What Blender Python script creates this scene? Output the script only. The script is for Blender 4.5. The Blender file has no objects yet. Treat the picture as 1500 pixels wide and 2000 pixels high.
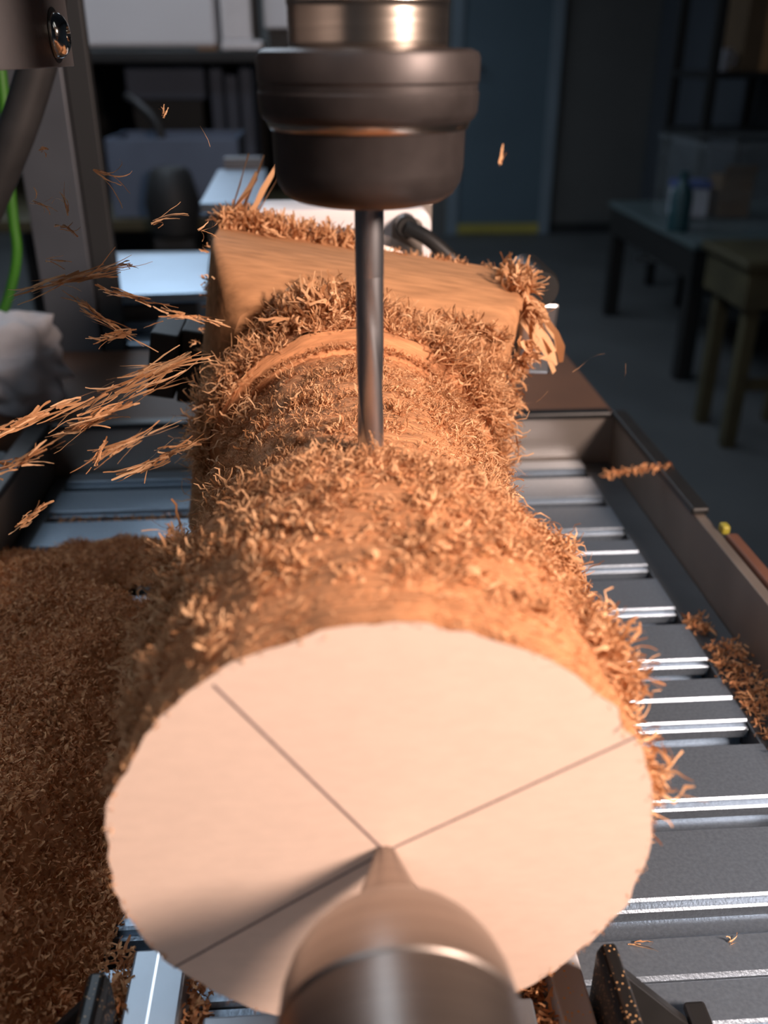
import bpy, bmesh, math, random
import numpy as np
from mathutils import Vector, Matrix, noise as mnoise

S = 0.001                       # all builder coordinates below are millimetres
scene = bpy.context.scene
col = scene.collection
rng = np.random.default_rng(7)
random.seed(7)
R = math.radians

# ------------------------------------------------------------------ camera
cam_d = bpy.data.cameras.new('camera')
cam_d.sensor_fit = 'VERTICAL'; cam_d.sensor_height = 36.0; cam_d.sensor_width = 27.0
cam_d.lens = 36.0 * 1780 / 2000
cam_d.clip_start = 0.005; cam_d.clip_end = 60
cam_d.dof.use_dof = True
cam_d.dof.focus_distance = 0.245
cam_d.dof.aperture_fstop = 12.5
cam = bpy.data.objects.new('camera', cam_d); col.objects.link(cam)
cam.location = (0, 0, 0)
cam.rotation_euler = (R(90 - 26.7), 0, R(-3.7))
scene.camera = cam

# ------------------------------------------------------------------ world, lights, exposure
w = bpy.data.worlds.new('world'); scene.world = w; w.use_nodes = True
w.node_tree.nodes['Background'].inputs[0].default_value = (0.5, 0.6, 0.75, 1)
w.node_tree.nodes['Background'].inputs[1].default_value = 0.05

def area_light(name, loc, target, size, power, color, shape='DISK'):
    d = bpy.data.lights.new(name, 'AREA'); d.shape = shape; d.size = size * S
    d.energy = power; d.color = color
    o = bpy.data.objects.new(name, d); col.objects.link(o)
    o.location = Vector(loc) * S
    o.rotation_euler = (Vector(target) - Vector(loc)).to_track_quat('-Z', 'Y').to_euler()
    return o
KEY = area_light('work_lamp_light', (405, -140, 192), (10, 200, -110), 150, 8.8, (1.0, 0.765, 0.655))

vs = scene.view_settings
vs.view_transform = 'Standard'; vs.look = 'None'; vs.gamma = 1.0; vs.exposure = 0.0
vs.use_curve_mapping = False

# ------------------------------------------------------------------ materials
def new_mat(name):
    m = bpy.data.materials.new(name); m.use_nodes = True
    nt = m.node_tree
    return m, nt, nt.nodes['Principled BSDF']

def mat(name, color, rough=0.6, metal=0.0, var=0.12, scale=60, bump=0.0, bscale=400, stretch=(1, 1, 1), emit=None, spec=0.5):
    """procedural: colour modulated by noise, optional noise bump"""
    m, nt, p = new_mat(name)
    p.inputs['Roughness'].default_value = rough
    p.inputs['Metallic'].default_value = metal
    p.inputs['Specular IOR Level'].default_value = spec
    tc = nt.nodes.new('ShaderNodeTexCoord'); mp = nt.nodes.new('ShaderNodeMapping')
    mp.inputs['Scale'].default_value = stretch
    nt.links.new(tc.outputs['Object'], mp.inputs['Vector'])
    nz = nt.nodes.new('ShaderNodeTexNoise'); nz.inputs['Scale'].default_value = scale; nz.inputs['Detail'].default_value = 5
    nt.links.new(mp.outputs[0], nz.inputs['Vector'])
    cr = nt.nodes.new('ShaderNodeValToRGB')
    c = np.array(color)
    cr.color_ramp.elements[0].position = 0.3; cr.color_ramp.elements[1].position = 0.7
    cr.color_ramp.elements[0].color = tuple(np.clip(c * (1 - var), 0, 1)) + (1,)
    cr.color_ramp.elements[1].color = tuple(np.clip(c * (1 + var), 0, 1)) + (1,)
    nt.links.new(nz.outputs['Fac'], cr.inputs[0]); nt.links.new(cr.outputs[0], p.inputs['Base Color'])
    if bump:
        n2 = nt.nodes.new('ShaderNodeTexNoise'); n2.inputs['Scale'].default_value = bscale; n2.inputs['Detail'].default_value = 4
        nt.links.new(mp.outputs[0], n2.inputs['Vector'])
        b = nt.nodes.new('ShaderNodeBump'); b.inputs['Strength'].default_value = bump; b.inputs['Distance'].default_value = 0.001
        nt.links.new(n2.outputs['Fac'], b.inputs['Height']); nt.links.new(b.outputs[0], p.inputs['Normal'])
    if emit:
        p.inputs['Emission Color'].default_value = tuple(emit[0]) + (1,); p.inputs['Emission Strength'].default_value = emit[1]
    return m

def fibre_mat(name, c0, c1, transl=0.25):
    m, nt, p = new_mat(name)
    g = nt.nodes.new('ShaderNodeNewGeometry'); cr = nt.nodes.new('ShaderNodeValToRGB')
    cr.color_ramp.elements[0].color = tuple(c0) + (1,); cr.color_ramp.elements[1].color = tuple(c1) + (1,)
    nt.links.new(g.outputs['Random Per Island'], cr.inputs[0])
    nt.links.new(cr.outputs[0], p.inputs['Base Color'])
    p.inputs['Roughness'].default_value = 0.65; p.inputs['Specular IOR Level'].default_value = 0.25
    t = nt.nodes.new('ShaderNodeBsdfTranslucent'); nt.links.new(cr.outputs[0], t.inputs['Color'])
    mx = nt.nodes.new('ShaderNodeMixShader'); mx.inputs[0].default_value = transl
    nt.links.new(p.outputs[0], mx.inputs[1]); nt.links.new(t.outputs[0], mx.inputs[2])
    nt.links.new(mx.outputs[0], nt.nodes['Material Output'].inputs['Surface'])
    return m

def clear_mat(name, color, mixf):
    m, nt, p = new_mat(name)
    p.inputs['Base Color'].default_value = tuple(color) + (1,); p.inputs['Roughness'].default_value = 0.15
    t = nt.nodes.new('ShaderNodeBsdfTransparent')
    mx = nt.nodes.new('ShaderNodeMixShader')
    fr = nt.nodes.new('ShaderNodeTexNoise'); fr.inputs['Scale'].default_value = 6
    mm = nt.nodes.new('ShaderNodeMath'); mm.operation = 'MULTIPLY'; mm.inputs[1].default_value = 2 * mixf
    nt.links.new(fr.outputs['Fac'], mm.inputs[0]); nt.links.new(mm.outputs[0], mx.inputs[0])
    nt.links.new(t.outputs[0], mx.inputs[1]); nt.links.new(p.outputs[0], mx.inputs[2])
    nt.links.new(mx.outputs[0], nt.nodes['Material Output'].inputs['Surface'])
    return m

def speckle_mat(name, base, rough, metal, fleck, scale=1400, thr=0.66, spec=0.5):
    """painted or metal surface with scattered wood dust flecks"""
    m, nt, p = new_mat(name)
    tc = nt.nodes.new('ShaderNodeTexCoord')
    v = nt.nodes.new('ShaderNodeTexVoronoi'); v.inputs['Scale'].default_value = scale
    nt.links.new(tc.outputs['Object'], v.inputs['Vector'])
    sep = nt.nodes.new('ShaderNodeSeparateColor'); nt.links.new(v.outputs['Color'], sep.inputs[0])
    gt = nt.nodes.new('ShaderNodeMath'); gt.operation = 'GREATER_THAN'; gt.inputs[1].default_value = thr
    nt.links.new(sep.outputs[0], gt.inputs[0])
    lt = nt.nodes.new('ShaderNodeMath'); lt.operation = 'LESS_THAN'; lt.inputs[1].default_value = 0.35
    nt.links.new(v.outputs['Distance'], lt.inputs[0])
    mu = nt.nodes.new('ShaderNodeMath'); mu.operation = 'MULTIPLY'
    nt.links.new(gt.outputs[0], mu.inputs[0]); nt.links.new(lt.outputs[0], mu.inputs[1])
    mx = nt.nodes.new('ShaderNodeMix'); mx.data_type = 'RGBA'
    nt.links.new(mu.outputs[0], mx.inputs[0])
    mx.inputs[6].default_value = tuple(base) + (1,); mx.inputs[7].default_value = tuple(fleck) + (1,)
    nt.links.new(mx.outputs[2], p.inputs['Base Color'])
    p.inputs['Roughness'].default_value = rough; p.inputs['Metallic'].default_value = metal
    p.inputs['Specular IOR Level'].default_value = spec
    return m

M = {}
M['fibre'] = fibre_mat('wood_fibre', (0.46, 0.21, 0.085), (0.86, 0.53, 0.29))
M['chips'] = fibre_mat('wood_chips', (0.44, 0.18, 0.075), (0.84, 0.45, 0.215), 0.15)
M['wood_side'] = mat('milled_wood', (0.58, 0.265, 0.12), 0.75, 0, 0.30, 1.0, 0.9, 2.2, (60, 900, 60), spec=0.2)
M['wood_block'] = mat('sawn_wood', (0.45, 0.225, 0.105), 0.75, 0, 0.22, 1.0, 0.25, 1.2, (60, 420, 300), spec=0.2)
M['wood_face'] = mat('pale_end_grain', (0.74, 0.56, 0.45), 0.8, 0, 0.03, 1.0, 0.04, 2.5, (260, 200, 700), spec=0.15)
M['pencil'] = mat('pencil_graphite', (0.16, 0.11, 0.11), 0.7, 0, 0.3, 900)
M['alu'] = mat('brushed_aluminium', (0.25, 0.305, 0.365), 0.36, 0.70, 0.12, 900, 0.12, 1500)
M['alu_bright'] = mat('bright_aluminium', (0.74, 0.74, 0.75), 0.28, 1.0, 0.05, 80)
M['alu_plate'] = mat('pale_anodised_plate', (0.38, 0.50, 0.62), 0.28, 1.0, 0.05, 30)
M['alu_rail'] = mat('aluminium_rail', (0.40, 0.45, 0.50), 0.42, 0.85, 0.06, 60)
M['steel'] = mat('ground_steel', (0.38, 0.33, 0.295), 0.37, 1.0, 0.10, 1, 0.08, 3, (20, 1200, 20))
M['tool'] = mat('carbide_tool', (0.72, 0.72, 0.74), 0.34, 1.0, 0.05, 200)
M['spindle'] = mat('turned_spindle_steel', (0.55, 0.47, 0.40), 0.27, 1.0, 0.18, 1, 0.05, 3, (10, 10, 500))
M['nut'] = mat('black_oxide_steel', (0.052, 0.044, 0.042), 0.45, 0.55, 0.15, 200)
M['black'] = mat('black_plastic', (0.012, 0.012, 0.012), 0.45, 0, 0.2, 100)
M['black_dust'] = speckle_mat('dusty_black_plastic', (0.012, 0.012, 0.012), 0.35, 0, (0.6, 0.36, 0.17), 1700, 0.84)
M['rail_dust'] = speckle_mat('dusty_grey_rail', (0.55, 0.56, 0.58), 0.5, 0.1, (0.8, 0.48, 0.2), 1200, 0.82)
M['tray_wall'] = mat('tray_sheet_metal', (0.42, 0.37, 0.33), 0.38, 0.75, 0.08, 20)
M['tray_side_shaded'] = mat('tray_wall_shaded', (0.15, 0.125, 0.105), 0.5, 0.3, 0.2, 25)  # darker copy of the tray wall, shade of the sides put into the colour
M['tray_dark'] = mat('tray_floor_grey', (0.10, 0.105, 0.11), 0.45, 0.5, 0.15, 40)
M['brown'] = mat('brown_board', (0.115, 0.055, 0.03), 0.6, 0, 0.25, 12)
M['batten'] = mat('brown_batten', (0.11, 0.045, 0.025), 0.6, 0, 0.25, 30)
M['grey_paint'] = mat('grey_painted_plate', (0.095, 0.092, 0.095), 0.5, 0.2, 0.08, 60, 0.1, 600)
M['post'] = mat('grey_gantry_post', (0.085, 0.092, 0.105), 0.45, 0.3, 0.1, 20)
M['dark'] = mat('dark_paint', (0.018, 0.019, 0.02), 0.6, 0, 0.2, 10)
M['chrome'] = mat('chrome_screw', (0.75, 0.72, 0.66), 0.12, 1.0, 0.05, 200)
M['green'] = mat('green_cable_sheath', (0.035, 0.15, 0.01), 0.5, 0, 0.1, 60)
M['hose'] = mat('grey_hose_rubber', (0.022, 0.021, 0.021), 0.5, 0, 0.2, 80)
M['cloth'] = mat('white_cloth', (0.55, 0.54, 0.56), 0.9, 0, 0.12, 25)
M['white'] = mat('white_enclosure', (0.86, 0.85, 0.87), 0.5, 0, 0.04, 4)
M['white_plastic'] = mat('white_plastic', (0.88, 0.84, 0.84), 0.4, 0, 0.04, 30)
M['bin'] = mat('blue_grey_bin', (0.10, 0.13, 0.19), 0.6, 0, 0.15, 8)
M['floor'] = mat('workshop_floor', (0.085, 0.09, 0.092), 0.6, 0, 0.15, 3)
M['wall'] = mat('taupe_wall', (0.115, 0.115, 0.11), 0.85, 0, 0.08, 2)
M['wall_side'] = mat('blue_grey_wall', (0.06, 0.07, 0.085), 0.85, 0, 0.08, 2)
M['ceiling'] = mat('ceiling_paint', (0.15, 0.18, 0.22), 0.9, 0, 0.06, 2)
M['door'] = mat('slate_blue_door', (0.10, 0.15, 0.185), 0.55, 0, 0.08, 2)
M['frame'] = mat('pale_door_frame', (0.19, 0.24, 0.28), 0.55, 0, 0.08, 3)
M['yellow'] = mat('yellow_kick_strip', (0.38, 0.32, 0.07), 0.6, 0, 0.15, 6)
M['bench_top'] = mat('bench_top_laminate', (0.08, 0.11, 0.115), 0.4, 0, 0.1, 5)
M['olive'] = mat('olive_stained_wood', (0.055, 0.047, 0.022), 0.6, 0, 0.3, 10)
M['carton'] = mat('brown_cardboard', (0.12, 0.075, 0.04), 0.8, 0, 0.12, 10)
M['label_white'] = mat('white_tub_plastic', (0.50, 0.52, 0.58), 0.5, 0, 0.05, 10)
M['blue'] = mat('blue_lid_plastic', (0.03, 0.06, 0.25), 0.5, 0, 0.05, 10)
M['teal'] = mat('teal_plastic', (0.01, 0.05, 0.06), 0.5, 0, 0.1, 10)
M['clear'] = clear_mat('clear_tub_plastic', (0.35, 0.40, 0.43), 0.07)
M['lightpanel'] = mat('light_diffuser', (0.8, 0.85, 0.9), 0.5, 0, 0.01, 3, emit=((0.72, 0.85, 1.0), 4.5))
M['tan'] = mat('tan_foam', (0.40, 0.22, 0.10), 0.8, 0, 0.1, 20)
M['lamp_glass'] = mat('yellow_clip_plastic', (0.30, 0.26, 0.03), 0.5, 0, 0.1, 20)

# ------------------------------------------------------------------ object helpers
def tag(o, label=None, cat=None, group=None, kind=None):
    if label: o['label'] = label
    if cat: o['category'] = cat
    if group: o['group'] = group
    if kind: o['kind'] = kind
    return o

ORG = {}
def thing(name, loc, label, cat, group=None):
    o = bpy.data.objects.new(name, None); col.objects.link(o)
    o.empty_display_size = 0.01
    o.location = Vector(loc) * S; ORG[o] = np.array(loc, float)
    return tag(o, label, cat, group)

def build(name, geo, material, parent=None, smooth=False, bevel=0.0, seg=2, autos=None):
    """geo = (verts mm in world coords, faces) -> one mesh object"""
    v, f = geo
    v = np.asarray(v, float).reshape(-1, 3)
    if parent is not None: org = ORG[parent]
    else:
        lo, hi = v.min(0), v.max(0); org = np.array([(lo[0] + hi[0]) / 2, (lo[1] + hi[1]) / 2, lo[2]])
    me = bpy.data.meshes.new(name)
    me.from_pydata(((v - org) * S).tolist(), [], [list(map(int, q)) for q in f] if not isinstance(f, np.ndarray) else f.tolist())
    if bevel:
        bm = bmesh.new(); bm.from_mesh(me)
        es = [e for e in bm.edges if len(e.link_faces) == 2 and e.calc_face_angle(0) > R(25)]
        bmesh.ops.bevel(bm, geom=es, offset=bevel * S, segments=seg, profile=0.5, affect='EDGES')
        bm.to_mesh(me); bm.free()
    me.materials.append(material)
    if smooth: me.polygons.foreach_set('use_smooth', [True] * len(me.polygons))
    if smooth and autos: me.set_sharp_from_angle(angle=R(autos))
    o = bpy.data.objects.new(name, me); col.objects.link(o)
    if parent is not None: o.parent = parent
    else: o.location = Vector(org) * S
    ORG[o] = org
    return o

def cat_geo(*gs):
    V, F, n = [], [], 0
    for v, f in gs:
        v = np.asarray(v, float).reshape(-1, 3); V.append(v)
        F += [[i + n for i in q] for q in f]; n += len(v)
    return np.vstack(V), F

def box(x0, x1, y0, y1, z0, z1):
    v = [(x, y, z) for x in (x0, x1) for y in (y0, y1) for z in (z0, z1)]
    return np.array(v, float), [(0, 1, 3, 2), (4, 6, 7, 5), (0, 4, 5, 1), (2, 3, 7, 6), (0, 2, 6, 4), (1, 5, 7, 3)]

def rot(geo, ang, axis, c):
    v, f = geo; m = np.array(Matrix.Rotation(R(ang), 3, axis)); c = np.array(c, float)
    return (v - c) @ m.T + c, f

def lathe(prof, c, axis='Z', n=64, closed=True):
    """prof: (position along axis, radius)"""
    V, F = [], []
    for a, r in prof:
        for k in range(n):
            t = 2 * math.pi * k / n
            if axis == 'Z': V.append((c[0] + r * math.cos(t), c[1] + r * math.sin(t), a))
            elif axis == 'Y': V.append((c[0] + r * math.sin(t), a, c[2] + r * math.cos(t)))
            else: V.append((a, c[1] + r * math.cos(t), c[2] + r * math.sin(t)))
    m = len(prof)
    for i in range(m - 1):
        for k in range(n):
            F.append((i * n + k, i * n + (k + 1) % n, (i + 1) * n + (k + 1) % n, (i + 1) * n + k))
    if closed:
        F.append(tuple(range(n))[::-1]); F.append(tuple((m - 1) * n + k for k in range(n)))
    return np.array(V), F

def prism(prof, axis, a0, a1):
    """extrude a closed 2-D profile; axis X: prof=(y,z); Y: (x,z); Z: (x,y)"""
    def P(q, a): return {'X': (a, q[0], q[1]), 'Y': (q[0], a, q[1]), 'Z': (q[0], q[1], a)}[axis]
    n = len(prof)
    V = [P(q, a0) for q in prof] + [P(q, a1) for q in prof]
    F = [(k, (k + 1) % n, n + (k + 1) % n, n + k) for k in range(n)]
    F += [tuple(range(n))[::-1], tuple(range(n, 2 * n))]
    return np.array(V, float), F

def tube(pts, r, n=12):
    pts = [Vector(p) for p in pts]
    # catmull-rom smoothing
    P = []
    for i in range(len(pts) - 1):
        p0, p1, p2, p3 = pts[max(i - 1, 0)], pts[i], pts[i + 1], pts[min(i + 2, len(pts) - 1)]
        for k in range(8):
            t = k / 8
            P.append(0.5 * ((2 * p1) + (p2 - p0) * t + (2 * p0 - 5 * p1 + 4 * p2 - p3) * t * t + (3 * p1 - p0 - 3 * p2 + p3) * t ** 3))
    P.append(pts[-1])
    V, F = [], []
    for i, p in enumerate(P):
        d = (P[min(i + 1, len(P) - 1)] - P[max(i - 1, 0)]).normalized()
        a = d.cross(Vector((0.3, 0.9, 0.2))).normalized(); b = d.cross(a)
        for k in range(n):
            t = 2 * math.pi * k / n; V.append(tuple(p + a * r * math.cos(t) + b * r * math.sin(t)))
    for i in range(len(P) - 1):
        for k in range(n):
            F.append((i * n + k, i * n + (k + 1) % n, (i + 1) * n + (k + 1) % n, (i + 1) * n + k))
    F.append(tuple(range(n))[::-1]); F.append(tuple((len(P) - 1) * n + k for k in range(n)))
    return np.array(V), F

def unit(a): return a / np.maximum(np.linalg.norm(a, axis=-1, keepdims=True), 1e-9)

def strips(P, D, L, W, curl=1.2, K=6, up=None, twist=0.5, wob=0.22):
    """curled ribbons: roots P, initial directions D, length L, width W, total bend curl (rad, +-)"""
    n = len(P); P = np.asarray(P, float); D = unit(np.asarray(D, float))
    L = np.broadcast_to(L, (n,)); W = np.broadcast_to(W, (n,))
    e = unit(np.cross(D, rng.normal(size=(n, 3))))
    if up is not None: e = unit(e * 0.6 + up)
    e = unit(e - D * (e * D).sum(1, keepdims=True))
    wv = np.cross(D, e)
    kap = curl * rng.uniform(-0.35, 1.0, n) / (K - 1)
    tw = rng.normal(0, twist, n)
    side = rng.normal(0, 2.2 * wob, n); sph = rng.uniform(0, 6.28, n)
    V = np.zeros((n, K, 2, 3)); p = P.copy(); phi = np.zeros(n)
    for k in range(K):
        t = k / (K - 1)
        dirk = np.cos(phi)[:, None] * D + np.sin(phi)[:, None] * e
        nk = -np.sin(phi)[:, None] * D + np.cos(phi)[:, None] * e
        a = tw * t
        wk = np.cos(a)[:, None] * wv + np.sin(a)[:, None] * nk
        ww = W * (0.55 + 0.45 * (1 - t) ** 0.7) * (0.6 + 0.8 * rng.random(n)) * 0.5
        V[:, k, 0] = p + wk * ww[:, None]; V[:, k, 1] = p - wk * ww[:, None]
        p = p + unit(dirk + wv * (side * np.sin(1.5 * t * 3 + sph))[:, None] + rng.normal(0, wob, (n, 3))) * (L / (K - 1))[:, None]
        phi = phi + kap * (0.6 + 0.8 * rng.random(n))
    base = (np.arange(n) * K * 2)[:, None]
    q = np.array([[2 * k, 2 * k + 1, 2 * k + 3, 2 * k + 2] for k in range(K - 1)])
    F = (base[:, :, None] + q[None]).reshape(-1, 4)
    return V.reshape(-1, 3), F

def cat_np(*gs):
    V, F, n = [], [], 0
    for v, f in gs: V.append(v); F.append(f + n); n += len(v)
    return np.vstack(V), np.vstack(F)

# ================================================================== SETTING: the workshop
FZ, CZ, XL, XR, YB, YF = -1150, 1500, -3500, 2250, 6650, -2500
def struct(o, label=None, cat=None): o['kind'] = 'structure'; return tag(o, label, cat)
struct(build('floor', box(XL, XR, YF, YB, FZ - 50, FZ), M['floor']), 'dark grey workshop floor', 'floor')
struct(build('ceiling', box(XL, XR, YF, YB, CZ, CZ + 50), M['ceiling']), 'dark workshop ceiling above the machine', 'ceiling')
struct(build('wall_back', box(XL, XR, YB, YB + 60, FZ, CZ), M['wall']), 'dark taupe wall behind the slate blue door', 'wall')
struct(build('wall_right', box(XR, XR + 60, YF, YB, FZ, CZ), M['wall_side']), 'dark blue grey wall behind the low bench', 'wall')
struct(build('wall_left', box(XL - 60, XL, YF, YB, FZ, CZ), M['wall_side']), 'dark wall on the far side of the equipment rack', 'wall')
struct(build('wall_front', box(XL, XR, YF - 60, YF, FZ, CZ), M['wall_side']), 'dark wall facing the slate blue door', 'wall')
d = thing('door_1', (1235, YB - 20, FZ), 'slate blue door with pale frame and yellow strip at its foot', 'door'); d['kind'] = 'structure'
build('door_leaf', box(945, 1525, YB - 35, YB - 3, FZ + 75, 900), M['door'], d, bevel=4)
build('door_frame', cat_geo(box(870, 945, YB - 50, YB - 2, FZ, 960), box(1525, 1600, YB - 50, YB - 2, FZ, 960), box(945, 1525, YB - 50, YB - 2, 900, 960)), M['frame'], d, bevel=4)
build('kick_strip', box(945, 1525, YB - 48, YB - 3, FZ + 8, FZ + 75), M['yellow'], d, bevel=3)
build('door_handle', tube([(985, YB - 36, -80), (985, YB - 80, -80), (1080, YB - 80, -80)], 9, 8), M['steel'], d, True)
struct(build('baseboard_back', box(1600, XR - 1, YB - 18, YB - 1, FZ, FZ + 70), M['dark']), 'black skirting along the taupe wall', 'skirting')

# ceiling light panels (cool workshop light)
for i, (x, y) in enumerate([(-550, 1350), (-850, 2500), (-850, 3500), (-850, 4500), (-850, 5500), (-900, -1100)]):
    t = thing('ceiling_light', (x, y, CZ), 'flat cool white light panel on the dark ceiling', 'ceiling light', 'ceiling light panels')
    build('diffuser', box(x - 430, x + 430, y - 460, y + 460, CZ - 45, CZ - 20), M['lightpanel'], t)
    build('housing', cat_geo(box(x - 455, x - 432, y - 485, y + 485, CZ - 50, CZ - 1), box(x + 432, x + 455, y - 485, y + 485, CZ - 50, CZ - 1),
                             box(x - 432, x + 432, y - 485, y - 462, CZ - 50, CZ - 1), box(x - 432, x + 432, y + 462, y + 485, CZ - 50, CZ - 1),
                             box(x - 432, x + 432, y - 462, y + 462, CZ - 18, CZ - 1)), M['frame'], t)

# ------------------------------------------------------------------ low bench with tubs (right background)
t = thing('low_bench', (1780, 3870, FZ), 'low black bench with a pale laminate top against the blue grey wall', 'bench')
build('bench_top', box(1350, 2240, 3330, 4420, -645, -620), M['bench_top'], t, bevel=5)
build('apron', cat_geo(box(1362, 2230, 3345, 3370, -760, -646), box(1362, 1387, 3372, 4378, -760, -646), box(1362, 2230, 4380, 4405, -760, -646)), M['black'], t)
for x, y in [(1365, 3350), (1365, 4340), (2150, 3350), (2150, 4340)]:
    build('leg', box(x, x + 62, y, y + 62, FZ, -761), M['black'], t, bevel=4)
o = build('metal_bar', rot(box(1470, 1530, 3960, 4300, -840, -810), -12, 'X', (1500, 4100, -830)), M['alu_bright'], t, bevel=4)
tub = thing('plastic_tub', (1700, 3800, -620), 'clear plastic tub standing on the low bench', 'tub')
build('tub_wall', cat_geo(box(1440, 1446, 3560, 4080, -619, -300), box(2020, 2026, 3560, 4080, -619, -300), box(1446, 2020, 3560, 3566, -619, -300), box(1446, 2020, 4074, 4080, -619, -300), box(1446, 2020, 3566, 4074, -619, -613)), M['clear'], tub)
build('tub_rim', cat_geo(box(1428, 1440, 3548, 4092, -318, -296), box(2026, 2038, 3548, 4092, -318, -296), box(1440, 2026, 3548, 3560, -318, -296), box(1440, 2026, 4080, 4092, -318, -296)), M['clear'], tub, bevel=5)
c = thing('storage_box', (1530, 3910, -612), 'small white box with a blue lid inside the clear tub', 'box')
build('box_body', box(1467, 1595, 3850, 3970, -612, -500), M['label_white'], c, bevel=5)
build('lid', box(1462, 1600, 3845, 3975, -499, -470), M['blue'], c, bevel=6)
c = thing('cardboard_box', (1710, 3910, -612), 'brown cardboard box beside the white box with blue lid', 'box')
build('carton', box(1640, 1775, 3850, 3980, -612, -450), M['carton'], c, bevel=3)
build('flap', rot(box(1640, 1775, 3848, 3851, -450, -400), 25, 'X', (1700, 3850, -450)), M['carton'], c)
c = thing('teal_bottle', (1383, 3600, -620), 'teal plastic bottle behind the white box with blue lid', 'bottle')
build('bottle_body', lathe([(-619, 38), (-615, 42), (-480, 42), (-440, 20), (-430, 16)], (1383, 3600, 0), 'Z', 24), M['teal'], c, True, autos=40)
build('bottle_cap', lathe([(-429, 18), (-400, 18)], (1383, 3600, 0), 'Z', 20), M['teal'], c, True, autos=40)

# tall metal shelf
t = thing('metal_shelf', (2000, 4700, FZ), 'tall black metal shelf unit against the blue grey wall', 'shelf')
for x, y in [(1800, 4520), (1800, 5000), (2200, 4520), (2200, 5000)]:
    build('post', box(x - 22, x + 22, y - 22, y + 22, FZ, 900), M['black'], t, bevel=3)
for z in (-900, -330, -75, 420):
    build('shelf_board', box(1776, 2224, 4545, 4976, z - 30, z), M['black'], t, bevel=3)
c = thing('brown_carton', (2060, 4700, -74), 'dark brown carton on the tall black metal shelf', 'carton')
build('carton_body', box(1950, 2190, 4580, 4900, -74, 260), M['carton'], c, bevel=4)
build('tape', box(2040, 2090, 4578, 4580, -74, 258), M['tan'], c)
c = thing('white_cup', (1870, 4640, -74), 'small white cup beside the brown carton on the shelf', 'cup')
build('cup_body', lathe([(-74, 26), (-70, 28), (20, 36), (20, 33), (-66, 25)], (1880, 4620, 0), 'Z', 24), M['label_white'], c, True, autos=40)
build('cup_handle', tube([(1912, 4620, 5), (1935, 4620, -10), (1932, 4620, -40), (1908, 4620, -50)], 5, 8), M['label_white'], c, True)

# wooden stool
t = thing('wooden_stool', (1420, 2740, FZ), 'olive stained wooden stool in front of the low bench', 'stool')
build('seat', box(1230, 1610, 2620, 2980, -570, -540), M['olive'], t, bevel=8)
build('apron', cat_geo(box(1250, 1590, 2640, 2665, -690, -571), box(1250, 1590, 2935, 2960, -690, -571), box(1250, 1275, 2666, 2934, -690, -571), box(1565, 1590, 2666, 2934, -690, -571)), M['olive'], t, bevel=3)
for x, y in [(1276, 2666), (1520, 2666), (1276, 2890), (1520, 2890)]:
    build('leg', box(x, x + 44, y, y + 44, FZ, -571), M['olive'], t, bevel=4)
build('stretcher', box(1290, 1550, 2680, 2700, -960, -920), M['olive'], t, bevel=3)

# ------------------------------------------------------------------ equipment rack (left background)
t = thing('equipment_rack', (-420, 2500, FZ), 'dark equipment rack carrying the white machine housing', 'rack')
build('rack_top', box(-900, 0, 2180, 2900, -18, 6), M['dark'], t, bevel=4)
build('rack_shelf', box(-880, -20, 1950, 2880, -325, -300), M['olive'], t, bevel=4)
build('back_panel', box(-880, -20, 2881, 2895, -700, -19), M['dark'], t)
for x, y in [(-895, 2190), (-30, 2190), (-895, 2850), (-30, 2850)]:
    build('leg', box(x, x + 28, y, y + 28, FZ, -19), M['dark'], t)
t = thing('machine_housing', (-400, 2400, 6), 'white machine housing standing on the dark rack', 'machine')
build('housing_body', box(-545, -215, 2195, 2600, 12, 330), M['white'], t, bevel=8)
build('housing_foot', box(-256, -216, 2200, 2240, 6.5, 24), M['tan'], t, bevel=2)
build('housing_foot', box(-540, -500, 2200, 2240, 6.5, 11.8), M['tan'], t)
t = thing('white_module', (-165, 2260, 6), 'narrow bright white control module next to the white machine housing', 'control box')
build('module_body', box(-202, -138, 2190, 2330, 26, 330), M['white_plastic'], t, bevel=4)
build('module_base', box(-204, -118, 2185, 2330, 7, 25), M['white_plastic'], t, bevel=3)
build('cable_slot', box(-136, -126, 2200, 2300, 26, 320), M['black'], t)
t = thing('grey_module', (-85, 2260, 6), 'pale grey module on the dark rack beside the control box', 'control box')
build('module_body', box(-114, -50, 2230, 2340, 48, 330), M['white'], t, bevel=4)
build('module_stand', box(-105, -60, 2240, 2330, 7, 47), M['black'], t)
t = thing('drawer_case', (-345, 2400, -300), 'dark blue grey drawer case on the rack under the white housing', 'case')
build('case_body', box(-440, -262, 2330, 2600, -95, -22), M['bin'], t, bevel=4)
build('case_stand', box(-430, -272, 2340, 2590, -299, -96), M['dark'], t)
for k in range(3):
    b = build('folder', box(-250 + k * 34, -222 + k * 34, 2330, 2560, -299, -25 - 18 * (k % 2)), M['bin'], None, bevel=3)
    tag(b, 'grey upright folder beside the dark drawer case', 'folder', 'folders on the rack')
t = thing('storage_crate', (-290, 1995, -300), 'blue grey plastic storage crate on the olive rack shelf', 'crate')
build('crate_front', rot(box(-425, -165, 1960, 1966, -299, -150), -4, 'X', (-300, 1960, -299)), M['bin'], t, bevel=2)
build('crate_side', box(-425, -419, 1968, 2170, -299, -150), M['bin'], t)
build('crate_side', box(-171, -165, 1968, 2170, -299, -150), M['bin'], t)
build('crate_back', box(-425, -165, 2172, 2178, -299, -150), M['bin'], t)
build('crate_base', box(-418, -172, 1968, 2170, -299, -293), M['bin'], t)
t = thing('black_pot', (-300, 1900, -300), 'round black pot in front of the blue grey crate', 'pot')
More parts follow.
